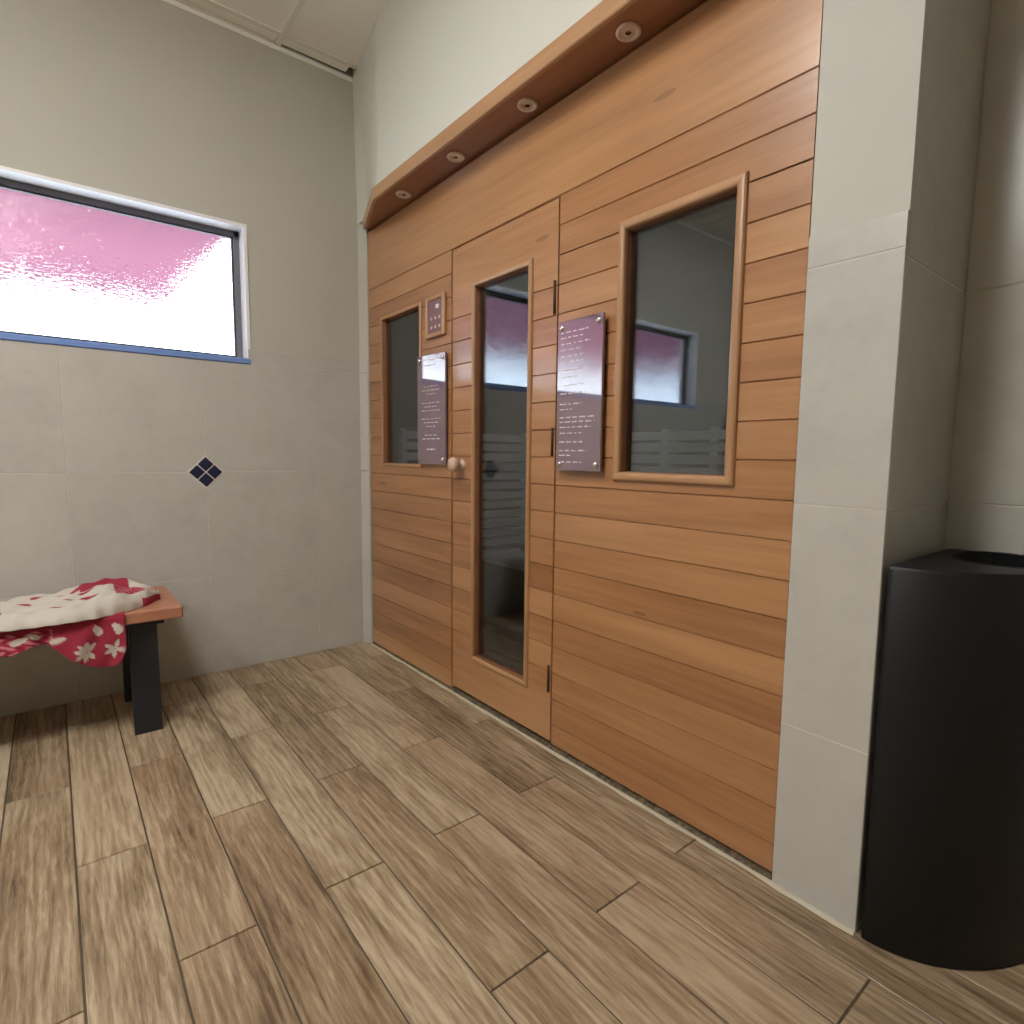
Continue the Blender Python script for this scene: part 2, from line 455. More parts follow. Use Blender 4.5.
# narrow cut row against the back wall; the last cut tile sits askew and leaves a dark slot
for i in range(len(xt)-1):
    a0,a1=max(xt[i],LX),xt[i+1]
    last=(abs(xt[i]-.892)<.01)
    b1=D-.016 if last else D-.002
    if last: a1=1.215
    if a1-a0>.03: mb.box((a0+tw,ty[0]+tw,H+.004),(a1-tw,b1,H+.016),0)
ce=struct(mb.build('ceiling',[M['ceiling'],M['black']]))
mb=MB()
for x in tx:
    if LX<x<RX: mb.box((x-.012,FY,H-.002),(x+.012,D-.001,H+.004),0)
for y in ty:
    if y>FY: mb.box((LX,y-.012,H-.0025),(1.3,y+.012,H+.0035),0)
mb.box((LX,D-.003,H-.02),(.892,D,H+.004),0); mb.box((.892,D-.003,H-.02),(1.26,D,H+.004),0)
mb.box((LX,D-.018,H-.002),(.892,D,H+.003),0)
struct(mb.build('ceiling_grid',[M['grid']],ce))

def smooth_(t): return t*t*(3-2*t)
# ---- right side: bulkhead above the sauna, corner strip, pier, niche walls
mb=MB()
lo_=[(1.258,D+.02),(1.2665,2.728),(1.2175,2.575),(1.183,2.465),(1.176,2.435),(1.1735,2.41),(1.173,PY+.19),(2.5,PY+.19),(2.5,D+.02)]
hi_=[(1.249,D+.02),(1.232,2.740),(1.204,2.590),(1.182,2.465),(1.176,2.435),(1.1735,2.41),(1.173,PY+.19),(2.5,PY+.19),(2.5,D+.02)]
n=len(lo_); NS=10; V=[]
for q in range(NS+1):
    w=smooth_(q/NS); V+=[(a[0]+(b[0]-a[0])*w,a[1]+(b[1]-a[1])*w,2.140+(H+.05-2.140)*q/NS) for a,b in zip(lo_,hi_)]
mb.add(V,[(q*n+k,q*n+(k+1)%n,(q+1)*n+(k+1)%n,(q+1)*n+k) for q in range(NS) for k in range(n)]+[tuple(range(n))[::-1],tuple(range(NS*n,NS*n+n))])
struct(mb.build('wall_right',[M['paint_cream']],recalc=True))
mb=MB()
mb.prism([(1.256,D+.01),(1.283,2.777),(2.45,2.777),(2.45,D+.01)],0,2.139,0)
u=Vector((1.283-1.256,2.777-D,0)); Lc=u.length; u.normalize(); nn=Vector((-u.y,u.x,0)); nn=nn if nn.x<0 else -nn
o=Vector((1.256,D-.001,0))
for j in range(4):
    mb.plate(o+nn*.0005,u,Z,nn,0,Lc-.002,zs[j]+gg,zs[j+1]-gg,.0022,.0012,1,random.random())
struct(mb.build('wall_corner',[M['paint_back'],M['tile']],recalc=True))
# pier between the sauna and the bin
PX=FX-.006
mb=MB()
mb.box((PX+.006,PY+.006,0),(2.5,.604,2.141),0)
mb.box((PX+.0036,PY-.0004,TOP-.0005),(PX+.012,.6035,H),0)
mb.box((PX+.006,PY+.006,2.1405),(2.5,.6105,H),0)
mb.box((PX+.0011,PY+.0011,0),(1.66,.6035,TOP-.004),2)
mb.box((PX+.04,PY+.0011,TOP-.01),(RX+.02,.59,H),2)
zp=[0,.397,.900,1.400,TOP]
for j in range(4):
    mb.plate((PX+.0035,0,0),Y,Z,-X,PY-.0005+gg,.604,zp[j]+gg,zp[j+1]-gg,.0035,.0010,1,random.random(),cu=.0008)
zr=[0,.397,.900,1.385,2.05,H]
for j in range(5):
    mb.plate((0,PY+.0035,0),X,Z,-Y,PX+(.0030 if j<3 else .0105),RX,zr[j]+gg,zr[j+1]-gg,.0035,.0010,1,random.random(),cu=.0008)
struct(mb.build('wall_end',[M['paint_pier'],M['tile'],M['grout']],recalc=True))
mb=MB()
mb.box((RX,FY-.1,0),(RX+.13,PY+.02,H+.05),0)
ys=[PY-.487*k for k in range(0,9)]
mb.box((RX-.0015,FY,0),(RX,PY,H),2)
for j in range(5):
    for k in range(len(ys)-1):
        a,b=max(ys[k+1],FY),ys[k]
        if b-a>.02: mb.plate((RX-.0015,0,0),Y,Z,-X,a+gg,b-gg,zr[j]+gg,zr[j+1]-gg,.002,.0014,1,random.random())
struct(mb.build('wall_side',[M['paint_room'],M['tile'],M['grout']],recalc=True))
mb=MB(); mb.box((LX-.1,FY-.1,0),(LX,D+.16,H+.12),0); struct(mb.build('wall_left',[M['paint_room']]))
mb=MB(); mb.box((LX-.1,FY-.1,0),(2.5,FY,H+.12),0); struct(mb.build('wall_front',[M['paint_room']]))

# ------------------------------------------------------------------ sauna
sauna=thing('sauna_cabin','large built-in cedar sauna with horizontal boards, glazed door and tinted windows','sauna',(FX,1.69,0))
P=.0905
def boards(y0,y1,z0,z1,holes=(),wide=(),depth=.022,cu=0.0):
    """horizontal tongue-and-groove boards on the plane x=FX, split around the holes"""
    mb=MB()
    z=[k*P for k in range(0,25) if z0<k*P<z1]
    z=[z0]+[q for q in z if not any(a<q<b for a,b in wide)]+[z1]
    for a,b in zip(z,z[1:]):
        rn=random.random()
        cuts={a,b}
        for h in holes:
            for q in (h[2],h[3]):
                if a<q<b: cuts.add(q)
        cuts=sorted(cuts)
        for c0,c1 in zip(cuts,cuts[1:]):
            spans=[(y0,y1)]
            for h in holes:
                if h[2]<(c0+c1)/2<h[3]:
                    ns=[]
                    for s0,s1 in spans:
                        if h[0]>s0: ns.append((s0,min(s1,h[0])))
                        if h[1]<s1: ns.append((max(s0,h[1]),s1))
                    spans=ns
            for s0,s1 in spans:
                if s1-s0<.001: continue
                ca=.0024
                o=Vector((FX+.0,0,0))
                b0=ca if c0==a else 0; b1=ca if c1==b else 0
                vs=[(FX+depth,s0,c0),(FX+depth,s1,c0),(FX+depth,s1,c1),(FX+depth,s0,c1)]
                q=[(FX+.0045 if b0 else FX,s0,c0),(FX+.0045 if b0 else FX,s1,c0),(FX+.0045 if b1 else FX,s1,c1),(FX+.0045 if b1 else FX,s0,c1)]
                t=[(FX,s0,c0+b0),(FX,s1,c0+b0),(FX,s1,c1-b1),(FX,s0,c1-b1)]
                V=vs+q+t
                fs=[(11,10,9,8)]
                for i in range(4):
                    j=(i+1)%4
                    fs.append((4+i,4+j,j,i)); fs.append((8+i,8+j,4+j,4+i))
                fs.append((0,1,2,3))
                mb.add(V,fs,0,rn)
    return mb
LW=(2.262,2.622,.958,1.640)       # left window glass opening  (y0,y1,z0,z1)
RW=(.776,1.108,.957,1.628)        # right window
DG=(1.528,1.842,.198,1.632)       # door glass
DY0,DY1,DZ0,DZ1=1.389,2.001,.026,1.806
boards(2.0100,2.772,.012,1.81,[LW]).build('left_wall_panel',M['cedar'],sauna)
boards(.607,1.3825,.020,1.81,[RW]).build('right_wall_panel',M['cedar'],sauna)
boards(.607,2.772,1.8105,2.091,wide=[(1.82,2.2)]).build('header_board',M['cedar_pale'],sauna)
# backing frame behind the boards (seen in the grooves and round the door)
mb=MB()
for (a,b,c,d,h) in ((2.005,2.772,.012,1.81,LW),(.607,1.385,.02,1.81,RW)):
    mb.box((FX+.0225,a,c),(FX+.045,h[0],d)); mb.box((FX+.0225,h[1],c),(FX+.045,b,d))
    mb.box((FX+.0225,h[0],c),(FX+.045,h[1],h[2])); mb.box((FX+.0225,h[0],h[3]),(FX+.045,h[1],d))
mb.box((FX+.0225,.607,1.8105),(FX+.045,2.772,2.135))
mb.box((FX+.034,1.36,.02),(FX+.06,1.395,1.82)); mb.box((FX+.034,1.995,.02),(FX+.06,2.03,1.82)); mb.box((FX+.034,1.36,1.80),(FX+.06,2.03,1.84))
mb.build('framing',M['groove'],sauna)
# cabin shell
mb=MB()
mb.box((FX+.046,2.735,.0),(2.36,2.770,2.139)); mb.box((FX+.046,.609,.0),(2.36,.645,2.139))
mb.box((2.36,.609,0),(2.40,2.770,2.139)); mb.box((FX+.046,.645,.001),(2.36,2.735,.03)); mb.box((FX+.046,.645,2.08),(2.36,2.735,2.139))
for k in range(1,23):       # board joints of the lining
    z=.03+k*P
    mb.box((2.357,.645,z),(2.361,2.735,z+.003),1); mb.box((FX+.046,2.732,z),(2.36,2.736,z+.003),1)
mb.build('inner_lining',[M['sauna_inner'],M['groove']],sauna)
# slatted heater guards on the long wall and on the end wall
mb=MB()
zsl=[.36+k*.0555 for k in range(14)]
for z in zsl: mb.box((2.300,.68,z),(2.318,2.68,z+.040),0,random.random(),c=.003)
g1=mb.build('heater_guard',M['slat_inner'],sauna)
for y in (.70,1.46,1.73,2.2,2.66):
    mb=MB(); mb.box((2.318,y-.022,.34),(2.355,y+.022,1.135),0,c=.003); mb.build('guard_upright',M['slat_inner'],g1)
mb=MB()
for z in zsl: mb.box((1.42,2.690,z),(2.29,2.706,z+.040),0,random.random(),c=.003)
g2=mb.build('heater_guard',M['slat_inner'],sauna)
for x in (1.44,1.86,2.27):
    mb=MB(); mb.box((x-.02,2.706,.34),(x+.02,2.733,1.135),0,c=.003); mb.build('guard_upright',M['slat_inner'],g2)
mb=MB(); mb.box((1.86,.95,2.056),(1.93,1.95,2.0795),0,c=.006); il=mb.build('added_slat_light',M['added_fill'],sauna)  # added light, out of view, so the guard slats show through the glass
mb=MB(); mb.box((1.845,.935,2.068),(1.945,1.965,2.0798),0,c=.003); mb.build('added_light_housing',M['hinge'],il)  # casing made up to go with the added light
# bench inside
mb=MB()
for k in range(5): mb.box((1.80+k*.098,.66,.43),(1.888+k*.098,2.62,.455),0,random.random(),c=.003)
bn=mb.build('inner_bench',M['slat_inner'],sauna)
mb=MB(); mb.box((1.84,.66,.031),(1.86,2.62,.429),0); mb.build('bench_front',M['black'],bn)

def moulding(h, w, proud, mats, parent, name, depth=.034, tops=(1,1,1,1)):
    """picture-frame moulding round the opening h=(y0,y1,z0,z1): half-round section, mitred; plus the reveal lining"""
    mb=MB(); y0,y1,z0,z1=h
    prof=[]
    n=7
    for k in range(n+1):
        a=math.pi*k/n
        prof.append((w/2-w/2*math.cos(a), proud*max(.0,math.sin(a))**.6))
    C=[(y0,z0,-1,-1),(y1,z0,1,-1),(y1,z1,1,1),(y0,z1,-1,1)]
    rings=[]
    for (y,z,sy,sz) in C:
        rings.append([(FX-d-.0002,y+sy*t,z+sz*t) for t,d in prof])
    for i in range(4):
        j=(i+1)%4; A,B=rings[i],rings[j]
        V=A+B; n1=len(A)
        mb.add(V,[(k,k+1,n1+k+1,n1+k) for k in range(n1-1)],1 if i in (0,2) else 0,random.random(),smooth=False)
    # lining
    for i in range(4):
        (ya,za,sa,ta),(yb_,zb,sb,tb)=C[i],C[(i+1)%4]
        ya-=sa*.0012; za-=ta*.0012; yb_-=sb*.0012; zb-=tb*.0012
        mb.add([(FX-.0003,ya,za),(FX-.0003,yb_,zb),(FX+depth,yb_,zb),(FX+depth,ya,za)],[(0,1,2,3)],2,.3)
    return mb.build(name,mats,parent,recalc=False)
def pane(h,parent,name='tinted_pane',x=.018):
    mb=MB(); y0,y1,z0,z1=h; mb.box((FX+x,y0-.004,z0-.004),(FX+x+.005,y1+.004,z1+.004)); return mb.build(name,M['tint'],parent)
mats=[M['cedar_trim'],M['cedar_trim_h'],M['cedar_dark']]
wf=moulding(LW,.016,.008,mats,sauna,'window_frame'); pane(LW,wf)
wf=moulding(RW,.026,.013,mats,sauna,'window_frame'); pane(RW,wf)
# door
door=boards(DY0,DY1,DZ0,DZ1,[DG],wide=[(.04,.20),(1.61,1.80)])
for (a,b,c,d) in ((DY0,DG[0],DZ0,DZ1),(DG[1],DY1,DZ0,DZ1),(DG[0],DG[1],DZ0,DG[2]),(DG[0],DG[1],DG[3],DZ1)):
    door.box((FX+.022,a,c),(FX+.033,b,d))
door=door.build('door',M['cedar'],sauna)
df=moulding(DG,.020,.009,mats,door,'glass_frame'); pane(DG,door)
mb=MB()
mb.lathe([(.0,.0),(.021,.0),(.023,.003),(.018,.008),(.0115,.011),(.0115,.024),(.018,.029),(.0255,.035),(.0292,.043),(.0292,.048),(.025,.057),(.014,.063),(.0,.065)],(FX+.001,1.928,.962),(-1,0,0),cap=False)
mb.build('door_knob',[wood_mat('pale_knob_wood',(.42,.27,.19),(.52,.36,.27),(.60,.44,.34),'x',rough=.4,knots=False)],door)
for z0,z1 in ((1.452,1.556),(1.0,1.092),(.20,.292)):
    mb=MB(); mb.lathe([(.0048,0),(.0048,z1-z0)],(FX-.002,1.400,z0),(0,0,1),seg=12); mb.build('hinge',M['hinge'],door)
# control panel
cp=MB(); y0,y1,z0,z1=2.046,2.196,1.487,1.655
cp.box((FX-.010,y0+.016,z0+.016),(FX+.0005,y1-.016,z1-.016),0,c=.002)
cp=cp.build('control_panel',M['panel_plum'],sauna)
mb=MB()
for a,b in (((y0,z0),(y0+.018,z1)),((y1-.018,z0),(y1,z1)),((y0+.018,z0),(y1-.018,z0+.018)),((y0+.018,z1-.018),(y1-.018,z1))):
    mb.box((FX-.016,a[0],a[1]),(FX+.0002,b[0],b[1]),0,random.random(),c=.0035)
mb.build('panel_frame',M['cedar_trim_h'],cp)
mb=MB(); mb.box((FX-.0125,2.088,1.600),(FX-.009,2.112,1.617),0,c=.001); mb.build('display',M['letter'],cp)
for i in range(3):
    for j in range(2):
        mb=MB(); mb.lathe([(.0,.0),(.007,.0),(.007,.002),(.0055,.003),(0,.003)],(FX-.0095,2.085+i*.031,1.528+j*.036),(-1,0,0),seg=14,cap=False); mb.build('button',M['beige_plastic'],cp)
mb=MB(); mb.lathe([(.0,.0),(.0028,.0),(.0028,.0015),(0,.0022)],(FX-.0005,2.02,1.672),(-1,0,0),seg=10,cap=False); mb.build('screw',M['hinge'],cp)
# valance
VX=1.165; VZ0,VZ1=2.100,2.140
poly=[(VX,.607),(VX,2.425),(1.270,2.752),(FX+.02,2.772),(FX+.02,.607)]
va=MB(); va.prism(poly,VZ0,VZ0+.014,0)
va=va.build('valance',[M['cedar_dark']],sauna,recalc=True)
mb=MB()
pts=[(VX,.607),(VX,2.425),(1.272,2.756)]
def offs(pts,d):
    out=[]
    for i,(x,y) in enumerate(pts):
        ns=[]
        for a,b in ((i-1,i),(i,i+1)):
            if a<0 or b>=len(pts): continue
            dx,dy=pts[b][0]-pts[a][0],pts[b][1]-pts[a][1]; l=math.hypot(dx,dy); ns.append((-dy/l,dx/l))
        nx=sum(q[0] for q in ns)/len(ns); ny=sum(q[1] for q in ns)/len(ns); k=1/ max(.5,(nx*nx+ny*ny))
        out.append((x+nx*d*k,y+ny*d*k))
    return out
prof=[(0,VZ0-.006),(.012,VZ0-.006),(.015,VZ0-.003),(.015,VZ0+.043),(.012,VZ0+.0465),(-.010,VZ0+.050),(-.010,VZ0+.016),(0,VZ0+.014)]
rings=[[(x,y,z) for (x,y) in offs(pts,d)] for d,z in prof]
V=[]; n=len(pts)
for rg in rings: V+=rg
fs=[]
for i in range(len(prof)):
    j=(i+1)%len(prof)
    for k in range(n-1): fs.append((i*n+k,i*n+k+1,j*n+k+1,j*n+k))
mb.add(V,fs,0,.4); mb.add([rg[-1] for rg in rings],[tuple(range(len(prof)))],0,.4)
mb.build('valance_edge',M['cedar_trim_h'],va,recalc=True)
dl=None
for y in (2.295,1.893,1.482,1.076):
    c=(1.232,y,VZ0)
    if dl is None:
        mb=MB()
        mb.lathe([(.032,.0,0),(.033,.005,0),(.0305,.008,0),(.0225,.0084,0),(.021,.0042,0),(.013,.0048,0),(.0105,.0062,0),(.008,.0055,1),(.007,-.002,1),(.0,-.002,1)],c,(0,0,-1),seg=40,cap=False)
        dl=mb.build('downlight',[M['beige_plastic'],M['hinge']],va); first=y
    else:
        o=dl.copy(); COL.objects.link(o); o.parent=va; o.location=dl.location+Vector((0,y-first,0))
# ------------------------------------------------------------------ trims along the floor
mb=MB(); mb.box((FX-.004,.604,0),(FX+.03,2.775,.0105),0); struct(mb.build('trim_1',[M['mortar']]))
mb=MB()
n=60
def caulk(k):
    y=PY+(2.776-PY)*k/n
    w=.007+.002*math.sin(k*1.7)+.0015*math.sin(k*.61)
    return y,w
V=[];fs=[]
for k in range(n+1):
    y,w=caulk(k)
    x=FX-.008-(.004 if y<.6 else 0)
    for dx,dz in ((-w,.0004),(-w*.4,.0042),(w*.5,.0046),(w,.0004)): V.append((x+dx,y,dz))
for k in range(n):
    for q in range(3): fs.append((k*4+q,k*4+q+1,k*4+q+5,k*4+q+4))
mb.add(V,fs,0,.5,True); struct(mb.build('trim_2',[M['caulk']],recalc=True))

# ------------------------------------------------------------------ plaques
def plaque(y0,y1,z0,z1,label,lines,centered,tilt=0.0):
    t=thing('sign_plaque',label,'sign',(FX,(y0+y1)/2,(z0+z1)/2),None)
    xf=1.2625
    mb=MB(); mb.box((xf,y0,z0),(xf+.009,y1,z1),0,c=.0012); mb.build('acrylic_panel',M['plaque'],t)
    for yy in (y0+.018,y1-.018):
        for zz in (z0+.020,z1-.020):
            mb=MB()
            mb.lathe([(.0,-.012),(.0062,-.012),(.0062,FX-xf),(.0088,FX-xf),(.0092,FX-xf+.003),(.0075,FX-xf+.006),(.003,FX-xf+.0075),(0,FX-xf+.0078)],(FX,yy,zz),(-1,0,0),seg=20,cap=False)
            mb.build('standoff_screw',M['chrome'],t)
    rr=random.Random(3)
    for (fz,fl,hh) in lines:
        mb=MB(); z=z1-(z1-z0)*fz; W=(y1-y0)*.84*fl
        ya=(y0+y1)/2+W/2 if centered else y1-.014      # text reads from the far end towards the camera
        yc=ya; end=ya-W
        while yc>end:
            wl=rr.uniform(.012,.03); wl=min(wl,yc-end)
            q=yc
            while q-.0032>yc-wl:
                h=hh*rr.choice((.62,.7,.7,1.0))
                mb.box((xf-.0004,q-.0026,z),(xf+.0002,q,z+h)); q-=.0034
            yc-=wl+.006
        mb.build('lettering',M['letter'],t)
    t.rotation_euler[2]=math.radians(tilt)
    return t
l1=[(.05,.7,.006),(.10,.5,.005),(.29,.62,.0045),(.325,.8,.0045),(.36,.42,.0045),(.44,.8,.0045),(.475,.55,.0045),(.51,.8,.0045),(.585,.82,.0045),(.62,.6,.0045),(.655,.4,.0045),(.735,.55,.0045),(.77,.78,.0045),(.87,.36,.010)]
plaque(2.032,2.230,.960,1.416,'plum acrylic notice plaque left of sauna door, below the control panel',l1,True,5.0)
l2=[(.08,.75,.0045),(.115,.6,.0045),(.155,.8,.0045),(.195,.55,.0045),(.235,.7,.0045),(.275,.62,.0045),(.33,.8,.0045),(.375,.5,.0045),(.43,.65,.0045),(.485,.8,.0045),(.555,.62,.0045),(.59,.36,.0045),(.645,.95,.0045),(.675,.95,.0045),(.71,.86,.0045),(.75,.68,.0045),(.81,.66,.0045),(.868,.76,.0045),(.90,.34,.0045),(.945,.64,.0045)]
plaque(1.166,1.355,.955,1.413,'plum acrylic notice plaque between sauna door and the large right window',l2,False)

# ------------------------------------------------------------------ bench by the back wall
bench=thing('bench','low wooden slab bench on black metal legs beneath the frosted window','bench',(-.4,2.55,0))
mb=MB(); BX0,BX1,BY0,BY1,BZ0,BZ1=-1.15,.349,2.335,2.752,.405,.446
mb.box((BX0,BY0,BZ0),(BX1,BY1,BZ1),0,.4,c=.004); mb.build('seat',M['bench_wood'],bench)
for xa in (.182,-1.08):
    s=1 if xa>0 else -1
    # trapezoid leg frame: two splayed flat posts under a top plate
    for (ya,yb2) in ((2.398,2.372),(2.690,2.722)):
        mb=MB(); w=.0425; t=.022
        x0=xa+.003; 
        V=[]
        for z,yy in ((.0,yb2),(.392,ya)):
            V+= [(x0,yy-t,z),(x0+2*w,yy-t,z),(x0+2*w,yy+t,z),(x0,yy+t,z)]
        mb.add(V,[(3,2,1,0),(4,5,6,7),(0,1,5,4),(1,2,6,5),(2,3,7,6),(3,0,4,7)])
        mb.build('leg',M['black_metal'],bench)
    mb=MB(); mb.box((xa-.012,2.365,.386),(xa+.110,2.725,.4045),0,c=.002); mb.build('leg_plate',M['black_metal'],bench)

# ------------------------------------------------------------------ patterned cloth on the bench
RED=(.29,.026,.05); DRED=(.20,.012,.03); CRM=(.52,.475,.415); PINK=(.50,.17,.20)
def leaf(p,c,ang,l,w):
    dx,dy=p[0]-c[0],p[1]-c[1]; ca,sa=math.cos(ang),math.sin(ang)
    a=(dx*ca+dy*sa)/l; b=(-dx*sa+dy*ca)/w
    return a*a+b*b/(max(.15,1-.55*a))<1 if -1<a<1 else False
cloth=thing('printed_cloth','crumpled red and cream floral cloth draped over the bench edge','cloth',(-.05,2.45,BZ1))
def smooth(a,b,x):
    t=max(0,min(1,(x-a)/(b-a))); return t*t*(3-2*t)
def interp(tab,x):
    if x<=tab[0][0]: return tab[0][1]
    for (a,va),(b,vb) in zip(tab,tab[1:]):
        if x<=b: return va+(vb-va)*(x-a)/(b-a)
    return tab[-1][1]
# cream upper fold
NU,NV=260,70
mb=MB(); cols=[]; V=[]
front=[(-.75,2.345),(-.15,2.305),(.0,2.300),(.09,2.312),(.17,2.348),(.25,2.415),(.300,2.50)]
back=[(-.75,2.70),(-.15,2.66),(.02,2.665),(.14,2.70),(.22,2.66),(.285,2.575),(.300,2.53)]
hgt=[(-.75,.035),(-.15,.036),(.0,.040),(.08,.052),(.14,.062),(.20,.050),(.26,.036),(.300,.018)]
marks=[]
rr=random.Random(11)
for k in range(7): marks.append((-.165+.028*rr.uniform(-1,1)-.01,2.39+.055*rr.uniform(-1,1),rr.uniform(0,3.1),0.022,.013))
for c,a in (((.022,2.53),.3),((.030,2.44),-.3),((.078,2.52),.5),((.080,2.41),-.2),((.055,2.58),.1),((-.06,2.56),1.0),((-.10,2.50),.2),((.0,2.36),.4)):
    marks.append((c[0],c[1],a,.027,.013))
for c,a in (((-.26,2.45),.4),((-.33,2.5),1.2),((-.45,2.42),.2),((-.40,2.58),2.0),((-.55,2.5),.7)): marks.append((c[0],c[1],a,.03,.012))
for i in range(NU+1):
    x=-.75+1.05*i/NU
    f=interp(front,x); b=interp(back,x); h=interp(hgt,x)
    for j in range(NV+1):
        v=j/NV
        y=f+(b-f)*v
        prof=(min(1,(1-abs(2*v-1))*4.2))**.5
        wr=.0045*math.sin(x*46+5*v+1.2*math.sin(v*9))+.004*math.sin(v*23+x*13)+.0025*math.sin(x*95-v*14)
        fold=.010*math.exp(-((v-.78-.25*(x-.1))/.07)**2)*smooth(.02,.10,x)
        z=BZ1+.004+ (h*prof) + (wr+fold)*prof
        edge=(1-prof)*.003*math.sin(x*120)
        V.append((x,y+edge,z))
        col=CRM
        t=(x,y)
        if any(leaf(t,(m[0],m[1]),m[2],m[3],m[4]) for m in marks): col=RED
        # red rose patch towards the tip, red outer border
        if .155<x<.25 and .17<v<.58:
            q=math.sin(x*260+6*math.sin(y*90))*math.sin(y*210+4*math.sin(x*120))
            col=RED if q>-.25 else PINK
        if v>.64 and .06<x<.21: col=RED
        if x>.235 and v<.07: col=RED
        if x>.25 and .25<v<.6 and math.sin(x*420+y*200)>.2: col=RED
        cols.append((*col,1))
W=NV+1
fs=[(i*W+j,(i+1)*W+j,(i+1)*W+j+1,i*W+j+1) for i in range(NU) for j in range(NV)]
base=len(V)
V2=[(x,y,BZ1+.0015) for (x,y,z) in V]
mb.add(V+V2,fs+[tuple(base+q for q in f[::-1]) for f in fs],0,.5,True)
bd=[i*W for i in range(NU+1)]+[NU*W+j for j in range(1,NV+1)]+[i*W+NV for i in range(NU-1,-1,-1)]+[j for j in range(NV-1,0,-1)]
for a,b in zip(bd,bd[1:]+bd[:1]): mb.f.append([a,base+a,base+b,b]); mb.m.append(0); mb.r.append(.5); mb.sm.append(True)
mb.col=cols+cols
mb.build('cream_fold',M['cloth'],cloth,recalc=True)
# red hanging fold
NU,NV=200,80
bot=[(-.70,.40),(-.20,.395),(-.13,.372),(-.075,.388),(-.035,.392),(.015,.335),(.06,.300),(.10,.283),(.14,.280),(.158,.30),(.172,.345)]
lmarks=[]
def cluster(cx,cz,s,angs):
    for a in angs: lmarks.append((cx+s*math.cos(a)*1.1,cz+s*math.sin(a)*1.1,a,s*.95,s*.42))
cluster(.062,.338,.017,(2.9,2.2,1.5,3.7,4.5,.8,5.4))
cluster(.140,.335,.016,(1.2,2.6,-.3,4.6,3.6))
lmarks += [(.095,.405,1.9,.020,.011),(.150,.405,2.2,.020,.011),(.155,.392,.6,.012,.007),(-.01,.392,.2,.022,.009),(-.105,.405,.3,.022,.010),(-.07,.415,2.6,.018,.008)]
mb=MB(); V=[]; cols=[]
for i in range(NU+1):
    x=-.70+.872*i/NU
    zb=interp(bot,x)
    for j in range(NV+1):
        v=j/NV
        # from 9 cm in on the seat, over the edge, down to zb
        top=.09; s=v*(top+(BZ1-zb)+.012)
        wv=.006*math.sin(x*42+1.0)+.004*math.sin(x*90+2*v)
        if s<top:
            y=BY0+top-s; z=BZ1+.003+.0015*math.sin(x*60+v*20)+.001
            off=0
        else:
            q=s-top; cap=min(1,q/.014)
            y=BY0-.006*cap-.010*smooth(.01,.10,q)*(1+math.sin(x*38+.6))-.003*math.sin(x*85+q*40)*smooth(.01,.05,q)-.002
            z=BZ1+.003-(q-.002*cap)
        V.append((x,y,z))
        col=RED; zz=z if s>=top else BZ1+(s*-1+top)
        if any(leaf((x,zz),(m[0],m[1]),m[2],m[3],m[4]) for m in lmarks): col=CRM
        elif x<-.02 and zz<.43:
            q=math.sin(x*150+2*math.sin(zz*160))*math.sin(zz*170+x*40)
            col=PINK if q>.35 else (DRED if q<-.5 else RED)
        if x<-.165 and zz<.425: col=CRM
        cols.append((*col,1))
W=NV+1
fs=[(i*W+j,(i+1)*W+j,(i+1)*W+j+1,i*W+j+1) for i in range(NU) for j in range(NV)]
mb.add(V,fs,0,.5,True); mb.col=cols
o=mb.build('red_fold',M['cloth'],cloth)
sm=o.modifiers.new('thickness','SOLIDIFY'); sm.thickness=.0025; sm.offset=0

# ------------------------------------------------------------------ bin in the niche
bn=thing('waste_bin','tall charcoal corner waste bin standing in the tiled niche','bin',(1.5,.3,0))
CX,CY=1.655,.408; A,B=.381,.260; BH=.793
def outline(ins=0.0,n=40):
    pts=[]
    a,b=A-ins,B-ins
    for k in range(n+1):
        th=math.pi+ (math.pi/2)*k/n
        c,s=math.cos(th),math.sin(th)
        pts.append((CX-0*ins+a*c,CY-ins*.0+b*s))
    pts[-1]=(CX,pts[-1][1])
    # rounded back corner
    pts+=[(CX,CY-.02),(CX-.006,CY-.006),(CX-.02,CY)]
    return pts
def dense(pts,d=.012):
    out=[]
    for (x0,y0),(x1,y1) in zip(pts,pts[1:]+pts[:1]):
        m=max(1,int(math.hypot(x1-x0,y1-y0)/d))
        out+=[(x0+(x1-x0)*q/m,y0+(y1-y0)*q/m) for q in range(m)]
    return out
ol=dense(outline()); n=len(ol)
mb=MB()
def shrink(pts,k): 
    cx,cy=1.545,.325
    return [(cx+(x-cx)*(1-k),cy+(y-cy)*(1-k)) for x,y in pts]
levels=[(shrink(ol,.02),0.0),(ol,.004),(ol,BH-.006),(shrink(ol,.012),BH-.001),(shrink(ol,.03),BH)]
V=[]; 
for pts,z in levels: V+=[(x,y,z) for x,y in pts]
fs=[]
for l in range(len(levels)-1):
    for k in range(n): fs.append((l*n+k,l*n+(k+1)%n,(l+1)*n+(k+1)%n,(l+1)*n+k))
mb.add(V,fs,0,.5,False); mb.add([(x,y,0) for x,y in levels[0][0]],[tuple(range(n))[::-1]])
for i,f in enumerate(mb.f): mb.sm[i]=len(f)==4 and max(f)<3*n
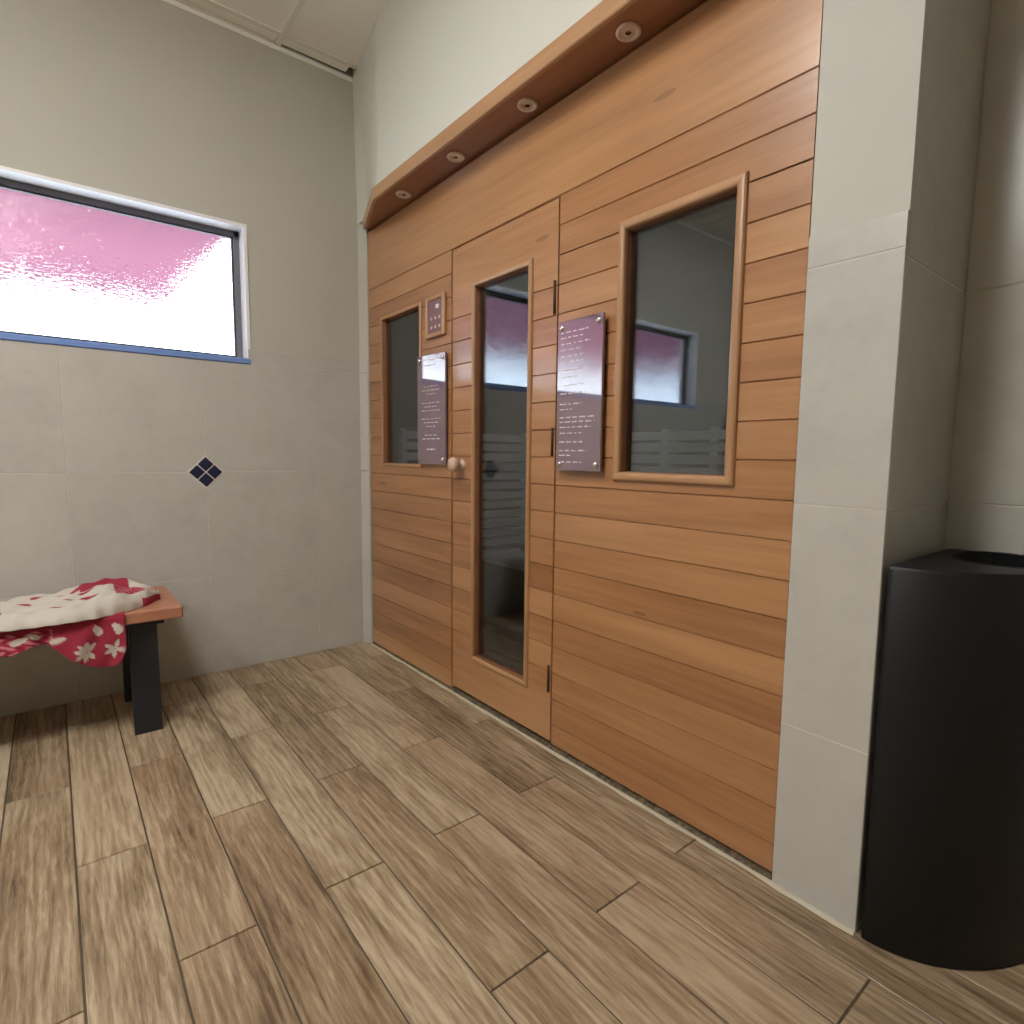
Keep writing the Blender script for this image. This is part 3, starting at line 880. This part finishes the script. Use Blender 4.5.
# top with an oval opening
hc=(1.560,.282); hr=(.108,.094)
hole=[]
for (x,y) in levels[-1][0]:
    th=math.atan2(y-hc[1],x-hc[0]); hole.append((hc[0]+hr[0]*math.cos(th),hc[1]+hr[1]*math.sin(th)))
tp=levels[-1][0]
V=[(x,y,BH) for x,y in tp]+[(x,y,BH) for x,y in hole]+[(x,y,BH-.004) for x,y in shrink(hole,.0)]+[(x,y,.35) for x,y in hole]
fs=[]
for l in (0,1,2):
    for k in range(n): fs.append((l*n+k,l*n+(k+1)%n,(l+1)*n+(k+1)%n,(l+1)*n+k))
mb.add(V,fs[:2*n],0); 
mb.add(V,fs[2*n:],1); mb.add([(x,y,.35) for x,y in hole],[tuple(range(n))],1)
mb.build('body',[M['charcoal'],M['charcoal_in']],bn,recalc=False)
mb=MB()
rim=[]; 
for k in range(48):
    th=2*math.pi*k/48; rim.append((math.cos(th),math.sin(th)))
V=[]
pr=[(0,.0),(.001,.0010),(.004,.0014),(.007,.0010),(.008,-.0002)]
for d,h in pr: V+=[(hc[0]+(hr[0]+d)*c,hc[1]+(hr[1]+d)*s,BH+h) for c,s in rim]
fs=[(l*48+k,l*48+(k+1)%48,(l+1)*48+(k+1)%48,(l+1)*48+k) for l in range(len(pr)-1) for k in range(48)]
mb.add(V,fs,0,.5,True); mb.build('opening_rim',M['charcoal'],bn,recalc=True)

# ------------------------------------------------------------------ ceiling lamps (behind and left of the camera's view)
def panel_light(x,y,label,src=None):
    if src is not None: return dup(src,(x,y,H),label)
    t=thing('ceiling_light',label,'light',(x,y,H),'square ceiling light panels')
    mb=MB()
    for a,b in (((-.3,-.3),(.3,-.275)),((-.3,.275),(.3,.3)),((-.3,-.275),(-.275,.275)),((.275,-.275),(.3,.275))):
        mb.box((x+a[0],y+a[1],H-.014),(x+b[0],y+b[1],H-.001),0)
    mb.build('housing',M['grid'],t)
    mb=MB(); mb.box((x-.27,y-.27,H-.075),(x+.27,y+.27,H-.003),0,c=.012); mb.build('diffuser',M['lamp'],t)
    return t
p0=panel_light(-1.60,1.0,'square ceiling light panel nearer the left wall')
panel_light(-.50,1.0,'square ceiling light panel nearer the sauna',p0)

# ------------------------------------------------------------------ daylight
w=bpy.data.worlds.new('World'); SC.world=w; w.use_nodes=True
bg=w.node_tree.nodes['Background']; bg.inputs[0].default_value=(.84,.92,1.0,1); bg.inputs[1].default_value=5.6
la=bpy.data.lights.new('window_portal','AREA'); la.shape='RECTANGLE'; la.size=WX1-WX0; la.size_y=WZ1-WZ0
la.cycles.is_portal=True
lo=bpy.data.objects.new('window_portal',la); COL.objects.link(lo)
lo.location=((WX0+WX1)/2,D+.14,(WZ0+WZ1)/2); lo.rotation_euler=(math.radians(-90),0,0)

# ------------------------------------------------------------------ camera
cam=bpy.data.cameras.new('camera'); co=bpy.data.objects.new('camera',cam); COL.objects.link(co)
f,yaw,pit,rol=576.267,.6751069,.0976051,.0104218
cy,sy,cp_,sp=math.cos(yaw),math.sin(yaw),math.cos(pit),math.sin(pit)
fw_=Vector((sy*cp_,cy*cp_,-sp)); rt=Vector((cy,-sy,0)); up=rt.cross(fw_)
cr,sr=math.cos(rol),math.sin(rol)
r2=rt*cr+up*sr; u2=up*cr-rt*sr
co.matrix_world=Matrix(((r2.x,u2.x,-fw_.x,0),(r2.y,u2.y,-fw_.y,0),(r2.z,u2.z,-fw_.z,1.0),(0,0,0,1)))
cam.sensor_width=36; cam.sensor_fit='HORIZONTAL'; cam.lens=f/1024*36; cam.clip_start=.02
SC.camera=co
vs=SC.view_settings; vs.view_transform='Standard'; vs.look='None'; vs.gamma=1.0; vs.exposure=0.0
try: vs.use_curve_mapping=False
except Exception: pass
cy_=SC.cycles; cy_.use_denoising=True; cy_.max_bounces=12; cy_.diffuse_bounces=6; cy_.glossy_bounces=6; cy_.transmission_bounces=8; cy_.transparent_max_bounces=16
cy_.sample_clamp_indirect=12.0
